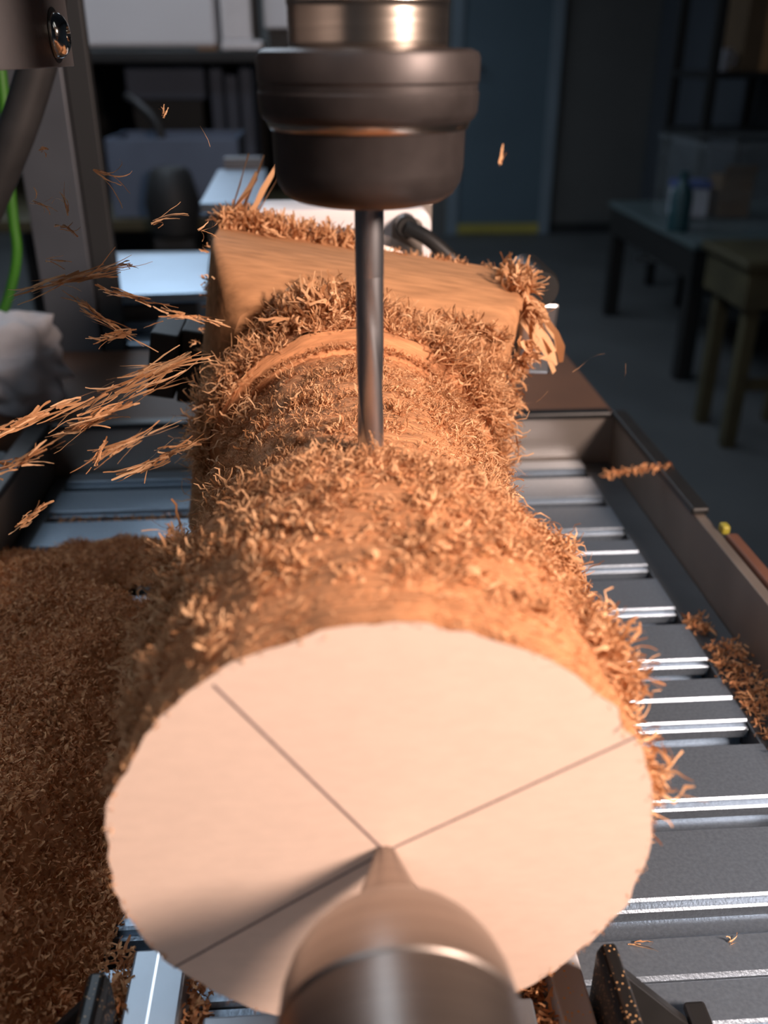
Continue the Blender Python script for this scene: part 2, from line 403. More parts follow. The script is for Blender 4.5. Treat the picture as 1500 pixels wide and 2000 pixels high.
build('pot_body', lathe([(-324, 28), (-318, 44), (-260, 54), (-205, 40), (-196, 30), (-200, 24)], (-292, 1890, 0), 'Z', 32), M['dark'], t, True, autos=50)
build('pot_stand', cat_geo(box(-330, -255, 1855, 1925, -345, -325)), M['dark'], t)
for x, y in [(-328, 1858), (-262, 1858), (-328, 1918), (-262, 1918)]:
    build('stand_leg', box(x, x + 6, y, y + 6, FZ, -345), M['dark'], t)
o = build('drain_hose', tube([(-400, 2120, -80), (-370, 2080, -95), (-335, 2060, -130), (-318, 2050, -200), (-315, 2050, -292)], 9), M['hose'], None, True)
tag(o, 'dark grey bent hose rising out of the blue grey crate', 'hose')

# ================================================================== THE MACHINE
AX, AZ = 7.5, -122.0           # axis of the workpiece (along Y)
TZ = -205.0                    # top of the slotted bed

# machine stand
t = thing('machine_stand', (0, 320, FZ), 'dark machine stand under the slotted aluminium bed', 'stand')
build('stand_top', box(-190, 162, -150, 1040, -262, -236), M['dark'], t)
for x, y in [(-180, -130), (102, -130), (-180, 960), (102, 960)]:
    build('leg', box(x, x + 50, y, y + 50, FZ, -263), M['dark'], t)

# bed: extruded planks with T slots, three slots each
bed = thing('slotted_bed', (0, 250, -236), 'slotted aluminium machine bed inside a metal tray', 'machine bed')
PW = 106.8
def plank_profile(y0):
    z = TZ; pr = [(y0 + 0.25, z - 14), (y0 + 0.25, z - 1.0), (y0 + 1.1, z)]
    for k in range(3):
        c = y0 + PW / 2 + (k - 1) * 35.6
        pr += [(c - 6.4, z), (c - 5.7, z - 0.7), (c - 5.7, z - 2.2), (c - 4.6, z - 2.2), (c - 4.0, z - 2.8), (c - 4.0, z - 6), (c - 7.5, z - 6), (c - 7.5, z - 11),
               (c + 7.5, z - 11), (c + 7.5, z - 6), (c + 4.0, z - 6), (c + 4.0, z - 2.8), (c + 4.6, z - 2.2), (c + 5.7, z - 2.2), (c + 5.7, z - 0.7), (c + 6.4, z)]
    pr += [(y0 + PW - 1.1, z), (y0 + PW - 0.25, z - 1.0), (y0 + PW - 0.25, z - 14)]
    return pr
for k in range(-2, 2):
    build('bed_plank', prism(plank_profile(251.8 + k * PW), 'X', -141, 141), M['alu'], bed)
build('tray_floor', box(-156, 158, 34, 467, TZ - 18, TZ - 14.2), M['tray_dark'], bed)
build('side_strip', box(141.5, 158, 38, 465, TZ - 14, TZ - 2), M['tray_dark'], bed, bevel=0.6)
build('side_strip', box(-150, -141.5, 38, 465, TZ - 14, TZ - 2), M['tray_dark'], bed, bevel=0.6)
build('tray_wall', box(158.2, 163, -60, 467, TZ - 30, -180), M['tray_side_shaded'], bed, bevel=0.5)
build('tray_wall', box(-156, -150.2, -60, 467, TZ - 30, -180), M['tray_side_shaded'], bed, bevel=0.5)
build('tray_wall', box(-156, 163, 467.2, 471, TZ - 30, -180.5), M['tray_wall'], bed, bevel=0.5)
build('rim_trim', box(156.5, 164.5, 345, 468, -179.9, -176.5), M['black'], bed, bevel=1)
build('rim_trim', box(-160, -148.5, -60, 468, -179.9, -176.5), M['black'], bed, bevel=1)
build('rim_trim', box(-148, 156, 464, 472, -179.9, -176.5), M['black'], bed, bevel=1)
build('rim_batten', box(163.3, 168.5, -60, 325, -190, -178.2), M['batten'], bed, bevel=1)
build('rim_clip', box(163.5, 167, 328, 333, -181, -177), M['lamp_glass'], bed, bevel=1)

o = build('brown_board', box(-186, 160, 473, 612, -195, -180), M['brown'], None, bevel=1)
tag(o, 'dark brown board lying behind the bed tray', 'board')
build('board_support', box(-180, 150, 480, 605, -236, -195.2), M['dark'], o)
o = build('base_plate', box(-216, -60, 628, 960, -195, -180), M['alu'], None, bevel=1)
tag(o, 'flat aluminium base plate behind the brown board', 'plate')
build('plate_support', box(-200, -70, 640, 950, -236, -195.2), M['dark'], o)

t = thing('carriage_block', (-125, 720, -180), 'wide aluminium carriage block with a pale top plate behind the log', 'carriage')
G = lambda g: rot(g, 4.5, 'Z', (-120, 650, 0))
build('top_plate', G(box(-160, -84, 652, 795, -158, -151)), M['alu_plate'], t, bevel=0.8)
build('carriage_body', G(box(-152, -92, 662, 785, -172, -158.2)), M['black'], t)
build('carriage_foot', G(box(-162, -84, 655, 792, -179.8, -172.2)), M['alu'], t, bevel=0.6)
build('end_cap', G(box(-168, -161, 655, 690, -176, -151)), M['alu_plate'], t, bevel=0.8)
t = thing('bearing_block', (-70, 830, -180), 'tall aluminium bearing block with a pale top behind the log', 'bearing block')
build('top_plate', rot(box(-92, -45, 722, 945, -108, -100), 2, 'Z', (-70, 722, 0)), M['alu_plate'], t, bevel=0.8)
build('block_body', rot(box(-88, -49, 735, 940, -179.8, -108.2), 2, 'Z', (-70, 722, 0)), M['black'], t)
build('step_plate', rot(box(-86, -50, 950, 975, -150, -91), 2, 'Z', (-70, 722, 0)), M['post'], t)

# gantry post, side panel, hoses
t = thing('gantry_post', (-165, 610, -236), 'grey painted gantry post standing behind the bed', 'post')
build('post_face', box(-186, -152.5, 614, 626, -236, 260), M['post'], t, bevel=1)
build('post_shaded_side', box(-152, -137, 618, 627, -236, 260), M['dark'], t, bevel=1)  # dark strip stands in for the shaded side of the post
t = thing('side_panel', (-70, 210, -3), 'grey side panel with a domed chrome screw', 'panel')
build('panel_plate', box(-71, -67.2, 90, 285, -3.2, 120), M['grey_paint'], t, bevel=0.3)
build('panel_bracket', box(-130, -71.2, 90, 276, 40, 120), M['grey_paint'], t, bevel=0.5)
b = build('dome_screw', lathe([(-67.1, 5.4), (-66.6, 5.4), (-65.6, 5.1), (-64.6, 4.3), (-63.9, 3.1), (-63.7, 2.2), (-64.6, 2.0), (-64.7, 0.3)], (0, 268.5, 4.2), 'X', 36), M['chrome'], t, True, autos=50)
build('screw_washer', lathe([(-67.15, 6.4), (-66.9, 6.4)], (0, 268.5, 4.2), 'X', 36), M['black'], t)
o = build('cable_hose', tube([(-98, 420, 60), (-108, 420, 12), (-118, 420, -13), (-134, 420, -42), (-160, 424, -80), (-185, 430, -110), (-205, 440, -170), (-206, 445, -260)], 7.5, 16), M['hose'], None, True)
tag(o, 'thick dark grey cable hose hanging below the grey side panel', 'hose')
o = build('green_cable', tube([(-158, 520, 20), (-160, 520, -20), (-163.5, 520, -49), (-166, 520, -80), (-167, 520, -96), (-172, 520, -112), (-181, 520, -130), (-196, 520, -150), (-215, 524, -190)], 2.7), M['green'], None, True)
tag(o, 'bright green cable hanging in front of the grey gantry post', 'cable')

# crumpled cloth
bm = bmesh.new(); bmesh.ops.create_icosphere(bm, subdivisions=4, radius=1)
for v in bm.verts:
    n = mnoise.fractal(v.co * 1.6, 1.0, 2.0, 4); k = 0.92 + 0.30 * n + 0.42 * abs(mnoise.noise(v.co * 2.1 + Vector((3, 1, 7)))) - 0.16 * abs(mnoise.noise(v.co * 5.5))
    v.co = Vector((v.co.x * 34 * k, v.co.y * 30 * k, max(v.co.z * 28 * k, -24)))
vv = np.array([(v.co.x - 178, v.co.y + 508, v.co.z - 155.8) for v in bm.verts]); ff = [[v.index for v in f.verts] for f in bm.faces]; bm.free()
o = build('crumpled_cloth', (vv, ff), M['cloth'], None, True); tag(o, 'crumpled white cloth lying on the brown board', 'cloth')

# ------------------------------------------------------------------ rotary axis and chuck behind the log
t = thing('rotary_axis', (AX, 430, TZ), 'white rotary axis housing with a black lever behind the log', 'rotary axis')
hp = []
def rrect(x0, x1, z0, z1, r, n=6):
    out = []
    for cx, cz, a0 in [(x1 - r, z1 - r, 0), (x0 + r, z1 - r, 90), (x0 + r, z0 + r, 180), (x1 - r, z0 + r, 270)]:
        for k in range(n + 1): a = R(a0 + 90 * k / n); out.append((cx + r * math.cos(a), cz + r * math.sin(a)))
    return out
build('housing', prism(rrect(-32, 49, -180, -62, 7), 'Y', 424, 456), M['white_plastic'], t, True, bevel=1.2, autos=40)
build('housing_base', box(-40, 55, 405, 462, TZ, -180.2), M['alu_bright'], t, bevel=1)
build('back_plate', box(-20, 53, 457, 462, -179, -64), M['tray_wall'], t, bevel=1)
build('front_recess', prism(rrect(31, 45, -90, -66, 4), 'Y', 423.2, 423.9), M['tray_wall'], t)
build('lever', tube([(37, 414, -68.5), (45, 410, -72), (54, 407, -79), (62, 405, -87)], 3.4, 10), M['black'], t, True)
build('lever_boss', lathe([(423, 5), (414, 5), (413, 4)], (37, 0, -68.5), 'Y', 20), M['black'], t, True, autos=40)
ch = thing('lathe_chuck', (AX, 390, AZ - 60), 'steel three jaw chuck clamping the raw end of the log', 'chuck')
build('chuck_body', lathe([(372, 54), (373, 56), (400, 56), (402, 54), (423, 40)], (AX, 0, AZ), 'Y', 72), M['steel'], ch, True, autos=30)
def jaw(ang):
    g = cat_geo(box(57, 67, 352, 371, -15, 15), box(67.2, 78, 346, 371, -14, 12))
    v, f = g; v = v.copy(); a = R(ang)
    x, z = v[:, 0].copy(), v[:, 2].copy()
    v[:, 0] = AX + x * math.cos(a) - z * math.sin(a); v[:, 2] = AZ + x * math.sin(a) + z * math.cos(a)
    return v, f
# jaws sit outside the block corners and faces
j = build('jaw', rot(box(73.5, 88, 338, 371, -112, -84), 3, 'Y', (80, 350, -98)), M['alu_bright'], ch, bevel=1.5)
build('jaw_bolt', lathe([(336, 6.5), (339, 7.5), (366, 7.5)], (80.5, 0, -78.5), 'Y', 24), M['black'], j, True, autos=40)
for ang in (170, 262):
    build('jaw', jaw(ang), M['black'] if ang == 170 else M['steel'], ch, bevel=0.8)

# ------------------------------------------------------------------ the log
log = thing('wood_log', (AX, 230, AZ), 'rough fibrous log being milled, with pale flat end face and ragged shavings', 'log')
NT = 180
_ph = rng.uniform(0, 6.28, (40,)); _fr = rng.integers(2, 60, 40); _am = 1 / np.sqrt(_fr)
def rim_noise(th):
    s = np.zeros_like(th)
    for a, f_, p in zip(_am, _fr, _ph): s += a * np.sin(f_ * th + p)
    return 0.22 * s
def cyl_section(y0, y1, r0, r1, rows, rough, jag0=False):
    th = np.linspace(0, 2 * np.pi, NT, endpoint=False); V = []
    for i in range(rows + 1):
        t = i / rows; y = y0 + (y1 - y0) * t; r = r0 + (r1 - r0) * t
        n = np.array([mnoise.fractal(Vector((math.sin(a) * 5, y * 0.16, math.cos(a) * 5)), 0.7, 2.0, 4) for a in th])
        rr = r + rough * n
        if jag0: rr += rim_noise(th) * (1 - t) ** 3
        V.append(np.stack([AX + rr * np.sin(th), np.full(NT, y), AZ + rr * np.cos(th)], 1))
    V = np.vstack(V)
    F = [(i * NT + k, i * NT + (k + 1) % NT, (i + 1) * NT + (k + 1) % NT, (i + 1) * NT + k) for i in range(rows) for k in range(NT)]
    return V, F
fs = cyl_section(113.2, 176, 46.4, 46.8, 34, 0.5, True)
ring0 = fs[0][:NT]
sh = cyl_section(176, 180.5, 46.8, 40.2, 4, 1.2)
build('milled_section', cat_geo(fs, sh), M['wood_side'], log, True)
face_v = np.vstack([ring0 - [0, 0.2, 0], [[AX, 113.0, AZ]]])
ef = build('end_face', (face_v, [(k, NT, (k + 1) % NT) for k in range(NT)]), M['wood_face'], log)
ef['label'] = 'pale sanded end face marked with pencil lines'
def pline(x0, z0, x1, z1, wd=0.42):
    a = np.array([x0, z0]); b = np.array([x1, z1]); d_ = (b - a) / np.linalg.norm(b - a); n_ = np.array([-d_[1], d_[0]]) * wd / 2
    P = [a + n_, b + n_, b - n_, a - n_]
    V = [(p[0], 112.93, p[1]) for p in P] + [(p[0], 112.99, p[1]) for p in P]
    return V, [(3, 2, 1, 0), (4, 5, 6, 7), (0, 1, 5, 4), (1, 2, 6, 5), (2, 3, 7, 6), (3, 0, 4, 7)]
for x1, z1 in [(-18.6, -85.4), (48.6, -99.0), (-31.0, -148.4), (31.5, -160.5)]:
    build('pencil_line', pline(AX, AZ, x1, z1), M['pencil'], log)
build('neck', cyl_section(180.5, 271, 40.2, 39.8, 40, 1.3), M['wood_side'], log, True)
build('collar', cat_geo(cyl_section(271, 275, 39.8, 46.6, 5, 0.5), cyl_section(275, 301, 46.8, 47.2, 14, 1.0)), M['wood_side'], log, True)
ROT = 9.5
bp = [(358, 55.5), (357, 56.5), (332, 56.5), (326, 56.1), (320, 55.2), (314, 53.6), (308, 51.2), (303, 48), (299, 44)]
def sq(h, r=1.5, n=3):
    return rrect(AX - h, AX + h, AZ - h, AZ + h, r, n)
bv, bf = [], []; nb = len(sq(50))
for y_, h_ in bp: bv += [(q[0], y_, q[1]) for q in sq(h_, 1.5 + (56.5 - h_) * 0.8)]
for i in range(len(bp) - 1):
    for k in range(nb): bf.append((i * nb + k, i * nb + (k + 1) % nb, (i + 1) * nb + (k + 1) % nb, (i + 1) * nb + k))
bf += [tuple(range(nb)), tuple((len(bp) - 1) * nb + k for k in range(nb))[::-1]]
blk = (np.array(bv), bf)
b = build('raw_block', rot(blk, ROT, 'Y', (AX, 0, AZ)), M['wood_block'], log, True, autos=40)
b['label'] = 'uncut square stock at the chuck end'

# ---- fuzz: curled fibre ribbons standing on the milled surfaces
def cyl_pts(th, y, r): return np.stack([AX + r * np.sin(th), y, AZ + r * np.cos(th)], 1), np.stack([np.sin(th), 0 * th, np.cos(th)], 1), np.stack([np.cos(th), 0 * th, -np.sin(th)], 1)
YH = np.array([0, 1.0, 0])
def fuzz(n, th0, th1, y0, y1, r, lmin, lmax, wmin, wmax, out, tang, ax_, jit, curl, sk=1.0, clump=0, csp=2.0, wob=0.22, K=6):
    th = rng.uniform(th0, th1, n); y = y0 + (y1 - y0) * rng.random(n) ** sk
    ln = rng.uniform(lmin, lmax, n)
    dj = rng.normal(0, jit, (n, 3))
    if clump:
        m = max(1, n // clump)
        ct = rng.uniform(th0, th1, m); cy = y0 + (y1 - y0) * rng.random(m) ** sk; cd = rng.normal(0, jit, (m, 3)); cl = rng.uniform(0.55, 1.35, m)
        i = rng.integers(0, m, n)
        th = ct[i] + rng.normal(0, csp / r, n); y = cy[i] + rng.normal(0, csp, n); dj = cd[i] * 0.8 + dj * 0.55; ln = ln * cl[i]
    P, N, T = cyl_pts(th, y, r)
    D = N * out + T * tang * np.where(rng.random(n) < 0.8, 1, -1)[:, None] + YH * ax_ + dj
    return strips(P - N * 0.4, D, ln, rng.uniform(wmin, wmax, n), curl, K=K, up=N * 0.4, wob=wob)

PI = math.pi
F1 = cat_np(
    fuzz(20000, -1.9, 2.0, 113.4, 178, 46.5, 1.2, 3.0, 0.14, 0.36, 0.14, 1.0, 0.0, 0.25, 1.2),
    fuzz(9000, -1.7, 2.0, 124, 177, 46.6, 1.6, 4.0, 0.2, 0.55, 0.25, 1.0, 0.0, 0.4, 2.6, 0.8, 30, 1.5),
    fuzz(8500, -1.5, 1.9, 150, 179, 46.6, 2.4, 5.2, 0.2, 0.6, 0.45, 0.8, -0.1, 0.5, 4.4, 0.8, 40, 1.5),
    fuzz(2200, -1.55, -0.45, 116, 160, 46.4, 2.4, 5.2, 0.4, 1.0, 0.75, 0.4, 0.0, 0.5, 4.4, 0.9, 55, 1.2),
    fuzz(1300, -0.5, 0.8, 128, 172, 46.6, 2.0, 4.5, 0.5, 1.3, 0.4, 0.8, 0.0, 0.5, 3.5, 0.9, 30, 1.2),
    fuzz(4600, 0.95, 1.75, 115, 178, 46.6, 4, 11, 0.25, 1.0, 0.8, 0.45, -0.1, 0.6, 7.0, 0.75, 150, 1.6, 0.4, 9),
    fuzz(2800, -1.7, -0.9, 148, 178, 46.6, 4, 12, 0.25, 0.9, 0.8, 0.45, -0.1, 0.6, 6.6, 0.8, 150, 1.7, 0.4, 9),
    fuzz(1700, -PI, PI, 113.2, 114.6, 46.2, 0.6, 1.8, 0.15, 0.4, 0.6, 0.6, -0.2, 0.5, 1.6))
F2 = cat_np(
    fuzz(11000, -1.5, 1.6, 180, 271, 40.0, 0.9, 2.4, 0.16, 0.4, 0.3, 0.9, 0.0, 0.5, 2.0),
    fuzz(2200, -1.5, 1.6, 270.5, 273.5, 42.5, 0.8, 2.4, 0.16, 0.4, 0.3, 0.7, -0.3, 0.5, 2.0),
    fuzz(17000, -1.5, 1.6, 180, 268, 40.0, 1.0, 2.8, 0.16, 0.45, 0.32, 0.9, 0.0, 0.5, 2.4, 1.0, 18, 1.4),
    fuzz(5000, -1.4, 1.5, 182, 262, 40.0, 2.0, 4.8, 0.22, 0.7, 0.6, 0.6, -0.1, 0.6, 4.8, 1.0, 50, 1.3),
    fuzz(4200, 0.7, 1.7, 185, 270, 40.0, 4, 10, 0.2, 0.7, 0.8, 0.6, 0.0, 0.5, 6.2, 1.0, 100, 1.8, 0.38, 9),
    fuzz(3200, -1.8, -0.9, 185, 270, 40.0, 4, 10, 0.2, 0.7, 0.8, 0.6, 0.0, 0.5, 6.2, 1.0, 100, 1.8, 0.38, 9))
F3 = cat_np(
    fuzz(8500, -1.9, 2.0, 276, 300, 47.0, 2.0, 5.5, 0.2, 0.65, 0.5, 0.7, 0.0, 0.55, 4.2, 1.0, 36, 1.7),
    fuzz(5200, 0.6, 2.0, 274, 300, 47.0, 6, 18, 0.2, 0.8, 0.85, 0.6, -0.15, 0.5, 6.6, 1.0, 100, 2.3, 0.38, 9),
    fuzz(3800, -1.9, -0.7, 274, 300, 47.0, 6, 15, 0.2, 0.8, 0.85, 0.5, -0.15, 0.5, 6.6, 1.0, 100, 2.3, 0.38, 9),
    fuzz(1700, -0.5, 0.15, 286, 299, 49.0, 5, 11, 0.6, 1.7, 1.0, 0.3, -0.2, 0.6, 7.0, 1.0, 60, 2.6),
    fuzz(3000, -0.8, 0.9, 284, 300, 48.0, 4, 9, 0.25, 0.8, 0.8, 0.5, -0.3, 0.6, 5.2, 1.0, 44, 2.3))
def blk_pts(a, y, h):
    """points on the rotated block: a across the top face, h above it"""
    c, s = math.cos(R(ROT)), math.sin(R(ROT)); z = 56.5 + h
    return np.stack([AX + a * c + z * s, y, AZ - a * s + z * c], 1)
BN = np.array([math.sin(R(ROT)), 0, math.cos(R(ROT))]); BT = np.array([math.cos(R(ROT)), 0, -math.sin(R(ROT))])
def edge_fuzz(n, a0, a1, y0, y1, l0, l1, w0, w1, d, jit, curl, h0=0, h1=0, clump=20):
    m = max(1, n // clump); i = rng.integers(0, m, n)
    a = rng.uniform(a0, a1, m)[i] + rng.normal(0, 1.2, n); y = np.clip(rng.uniform(y0, y1, m)[i] + rng.normal(0, 0.8, n), 298, 358)
    cd = rng.normal(0, jit, (m, 3)); h = rng.uniform(h0, h1, m)[i]
    D = np.array(d) + cd[i] * 0.8 + rng.normal(0, jit * 0.5, (n, 3))
    return strips(blk_pts(np.clip(a, -56, 57), y, h - 0.4), D, rng.uniform(l0, l1, n), rng.uniform(w0, w1, n), curl, up=BN * 0.3)
F4 = cat_np(
    edge_fuzz(1300, -56, -2, 350, 358, 4, 11, 0.4, 1.4, BN + BT * 0.25, 0.5, 3.0),
    edge_fuzz(160, -2, 50, 354, 358, 1.5, 4, 0.3, 0.8, BN, 0.5, 1.5, clump=8),
    strips(blk_pts(np.array([-55, -54, -52.5, -51, -48, -46.]), np.full(6, 355.0), -0.5), np.tile(BN + BT * 0.38, (6, 1)) + rng.normal(0, 0.07, (6, 3)), rng.uniform(22, 29, 6), rng.uniform(1.8, 3.0, 6), 0.5, wob=0.05),
    edge_fuzz(520, 48, 57, 322, 352, 5, 11, 0.6, 2.0, BT * 0.9 + BN * 0.5, 0.5, 4.0),
    edge_fuzz(260, 56, 57, 300, 322, 4, 10, 0.5, 1.4, BT * 0.8 - BN * 0.5, 0.5, 2.4, -38, -2),
    edge_fuzz(8, 56, 57, 322, 330, 24, 32, 3.5, 5.0, BT * 0.62 - BN * 0.8, 0.08, 0.9, -4, 1, clump=8),
    edge_fuzz(1500, -25, 50, 298, 302, 3, 7, 0.3, 0.9, np.array([0, -0.6, 0]) + BN * 0.5, 0.5, 3.6, -24, -9),
    edge_fuzz(200, -57, -55, 299, 356, 1, 3, 0.3, 0.7, -BT, 0.5, 1.5, -60, 0, clump=6))
for nm, g in (('milled_fuzz', F1), ('neck_fuzz', F2), ('collar_fuzz', F3), ('block_fringe', F4)):
    o = build(nm, g, M['fibre'], log, True); o['kind'] = 'stuff'

# ------------------------------------------------------------------ spindle, collet nut, end mill
TX, TY = 9.4, 192.0
sp = thing('spindle', (TX, TY, -27), 'vertical milling spindle with black collet nut above the log', 'spindle')
pr = [(0.0, 14.4)]
for z in np.arange(1.2, 16, 1.2): pr += [(z, 14.9 + 0.12 * (int(z * 10) % 3)), (z + 0.8, 14.95)]
pr += [(17, 14.9), (60, 14.9), (61, 30), (140, 30)]
build('spindle_nose', lathe(pr, (TX, TY, 0), 'Z', 72), M['spindle'], sp, True, autos=35)
nutp = [(0.9, 12), (0.9, 19.4), (0.3, 20.8), (-0.6, 21.2), (-4.6, 21.2), (-5.0, 20.95), (-6.2, 20.95), (-6.6, 21.2), (-9.8, 21.0), (-11.0, 20.4), (-11.6, 19.6), (-12.2, 19.2),
        (-13.2, 18.8), (-20, 18.7), (-22.5, 18.2), (-24.6, 16.9), (-26, 14.6), (-26.7, 11.5), (-26.9, 8), (-26.9, 4.2), (-25, 3.4)]
build('collet_nut', lathe(nutp, (TX, TY, 0), 'Z', 96), M['nut'], sp, True, autos=28)
build('edge_highlight', lathe([(-11.5, 19.75), (-12.1, 19.55), (-12.9, 19.15), (-13.1, 18.7)], (TX, TY, 0), 'Z', 96, False), M['spindle'], sp, True)  # brownish ring stands in for the light caught along the nut step
em = thing('end_mill', (TX, TY, -82.5), 'slim shiny end mill cutting into the log', 'milling cutter')
build('shank', lathe([(-24, 3.0), (-41, 3.0), (-41.3, 2.95)], (TX, TY, 0), 'Z', 40), M['tool'], em, True, autos=40)
V, Fq = [], []; nz_, nth = 60, 36
for i in range(nz_ + 1):
    t = i / nz_; z = -41.3 - t * (82.4 - 41.3); fade = min(1, t * 4)
    for k in range(nth):
        a = 2 * PI * k / nth; b_ = a - t * 3.0 + 1.9
        g_ = max(0, math.cos(b_ * 2)) ** 3
        r_ = 2.95 - 0.30 * fade * g_
        V.append((TX + r_ * math.cos(a), TY + r_ * math.sin(a), z))
for i in range(nz_):
    for k in range(nth): Fq.append((i * nth + k, i * nth + (k + 1) % nth, (i + 1) * nth + (k + 1) % nth, (i + 1) * nth + k))
Fq.append(tuple(nz_ * nth + k for k in range(nth)))
build('flutes', (np.array(V), Fq), M['tool'], em, True, autos=50)

# ------------------------------------------------------------------ tailstock with live centre
lc = thing('live_centre', (AX, 90, AZ - 18), 'shiny steel live centre pressed into the pale end face', 'live centre')
build('cone_point', lathe([(112.8, 1.4), (112.5, 1.8), (106.0, 4.0), (99.6, 6.4)], (AX, 0, AZ), 'Y', 64), M['steel'], lc, True, autos=40)
build('centre_body', lathe([(99.6, 6.4), (98.9, 7.6), (97.4, 9.8), (95.4, 12.0), (92.8, 14.1), (89.8, 15.7), (86.4, 16.7), (81, 17.3), (80.6, 16.9), (79.6, 16.9), (79.2, 17.6), (58, 17.8)], (AX, 0, AZ), 'Y', 80), M['steel'], lc, True, autos=40)
ts = thing('tailstock', (AX, 30, TZ), 'aluminium tailstock on a dusty railed base below the live centre', 'tailstock')
build('tailstock_body', box(-24, 40, -40, 57, -189.5, -98), M['alu_bright'], ts, bevel=3)
build('centre_plate', box(-31.5, 42, -60, 132, -203, -190), M['alu_rail'], ts, bevel=0.6)
build('base_rail', box(-49.5, -37, -60, 150, -204.8, -190), M['alu_rail'], ts, bevel=0.6)
build('rail_groove', box(-44.0, -43.4, -60, 149.5, -190.1, -189.85), M['alu_bright'], ts)
build('base_rail', box(47.5, 55, -60, 150, -204.8, -190), M['rail_dust'], ts, bevel=0.6)
build('cross_tie', box(-37, 47.5, 60, 80, -204.9, -203.1), M['black'], ts)

def bracket(x, s, label):
    b = thing('support_bracket', (x, 130, TZ), label, 'bracket', None)
    build('upright', prism([(x, TZ + 0.1), (x + s * 5.2, TZ + 0.1), (x + s * 5.2, -179), (x + s * 4.2, -176.5), (x + s * 1.2, -176.5), (x, -179)], 'Y', 60, 134.5), M['black_dust'], b, bevel=0.7)
    build('gusset', prism([(x + s * 5.3, TZ + 2), (x + s * 23.5, TZ + 2), (x + s * 23.5, TZ + 3.4), (x + s * 5.3, -181.5)], 'Y', 130.5, 133), M['black'], b, bevel=0.35)
    build('foot', box(min(x + s * 5.3, x + s * 28), max(x + s * 5.3, x + s * 28), 80, 133, TZ + 0.1, TZ + 1.9), M['black'], b, bevel=0.5)
    build('foot_pad', box(min(x + s * 23.7, x + s * 29), max(x + s * 23.7, x + s * 29), 128, 136, TZ + 2.0, TZ + 4.6), M['black'], b, bevel=0.9)
bracket(56, 1, 'dusty black plastic gusset bracket beside the grey rail on clear bed')
bracket(-50.5, -1, 'black plastic bracket half buried by the heap of shavings')

# ------------------------------------------------------------------ heaps of shavings
def sst(a, b, x): t = np.clip((x - a) / (b - a), 0, 1); return t * t * (3 - 2 * t)
_hp = [(rng.uniform(-0.12, 0.12), rng.uniform(-0.12, 0.12), rng.uniform(0, 6.28)) for _ in range(24)]
def lump(x, y):
    s = 0
    for a, b_, p in _hp: s = s + np.sin(a * x * 2 + b_ * y * 2 + p)
    return s / 5.0
def heap_h(x, y):
    edge = 392 - 0.20 * (x + 140) * -1 + 4 * lump(x * 1.5, y)          # far border of the heap
    far = sst(0, 1, (edge - y) / 110)
    right = sst(-52, -92, x + 3 * lump(y, x))
    left = 0.75 + 0.25 * sst(-165, -120, x)
    near = 0.55 + 0.45 * sst(60, 170, y)
    h = 34 * far * right * left * near
    h = np.where(y > edge, -3, h)
    gap = np.exp(-(((x + 82) / 16) ** 2 + ((y - 330) / 20) ** 2))       # a bare patch by the log
    return h * (1 - gap) - 3.0 * gap + 2.4 * lump(x, y) * np.clip(h / 10, 0, 1) - 1.0
gx = np.linspace(-149, -51, 80); gy = np.linspace(-30, 425, 240)
X, Y = np.meshgrid(gx, gy); H = heap_h(X, Y)
Vh = np.stack([X, Y, TZ + np.maximum(H - 1.0, 0.1)], -1).reshape(-1, 3)
idx = np.arange(len(Vh)).reshape(X.shape)
Fh = np.stack([idx[:-1, :-1], idx[:-1, 1:], idx[1:, 1:], idx[1:, :-1]], -1).reshape(-1, 4)
Fh = Fh[(H.reshape(-1)[Fh] > 0.3).all(1)]
n = 80000
cx = rng.uniform(-149, -52, n); cy = 60 + 365 * rng.random(n) ** 1.15; hh = heap_h(cx, cy); keep = hh > 0.3
cx, cy, hh = cx[keep], cy[keep], hh[keep]
Pc = np.stack([cx, cy, TZ + hh + rng.uniform(-1.5, 1.2, len(cx))], 1)
Dc = rng.normal(size=(len(cx), 3)) * [1, 1, 0.75] + [0, 0, 0.25]
Gc = strips(Pc, Dc, rng.uniform(1.2, 3.6, len(cx)), rng.uniform(0.3, 1.0, len(cx)), 4.2, K=5)
Gc[0][:, 2] = np.maximum(Gc[0][:, 2], TZ + 0.08)
o = build('shavings_heap', cat_np((Vh, Fh), Gc), M['chips'], None, True)
tag(o, 'large heap of brown wood shavings covering the bed beside the log', 'shavings', kind='stuff')

def loose(name, label, xs, ys, hs, n, wl=(0.5, 1.3)):
    x = xs[0] + (xs[1] - xs[0]) * rng.random(n); y = ys[0] + (ys[1] - ys[0]) * rng.random(n)
    z = hs[0] + (hs[1] - hs[0]) * rng.random(n) ** 1.5
    g = strips(np.stack([x, y, z], 1), rng.normal(size=(n, 3)) * [1, 1, 0.5], rng.uniform(2, 4.5, n), rng.uniform(*wl, n), 3.4, K=5)
    g[0][:, 2] = np.maximum(g[0][:, 2], hs[0])
    o = build(name, g, M['chips'], None, True); tag(o, label, 'shavings', kind='stuff'); return o
loose('shavings_pile', 'brown shavings lying along the tray wall beyond the bare slot ends', (143, 157), (205, 285), (TZ - 1.8, TZ + 2.5), 900)
loose('shavings_pile', 'thin scatter of shavings at the end of one bare bed slot', (142, 150), (293, 305), (TZ - 1.8, TZ + 1.0), 110)
loose('shavings_pile', 'brown shavings packed in the gap beside the dusty grey rail', (42.4, 47.2), (84, 150), (-202, -192), 700)
loose('shavings_pile', 'brown shavings packed between the pale rail and the centre plate', (-36.6, -32), (84, 150), (-202, -192), 700)
loose('shavings_pile', 'brown shavings between the pale rail and the half buried bracket', (-56, -49.8), (134, 152), (TZ + 0.5, -190), 380)
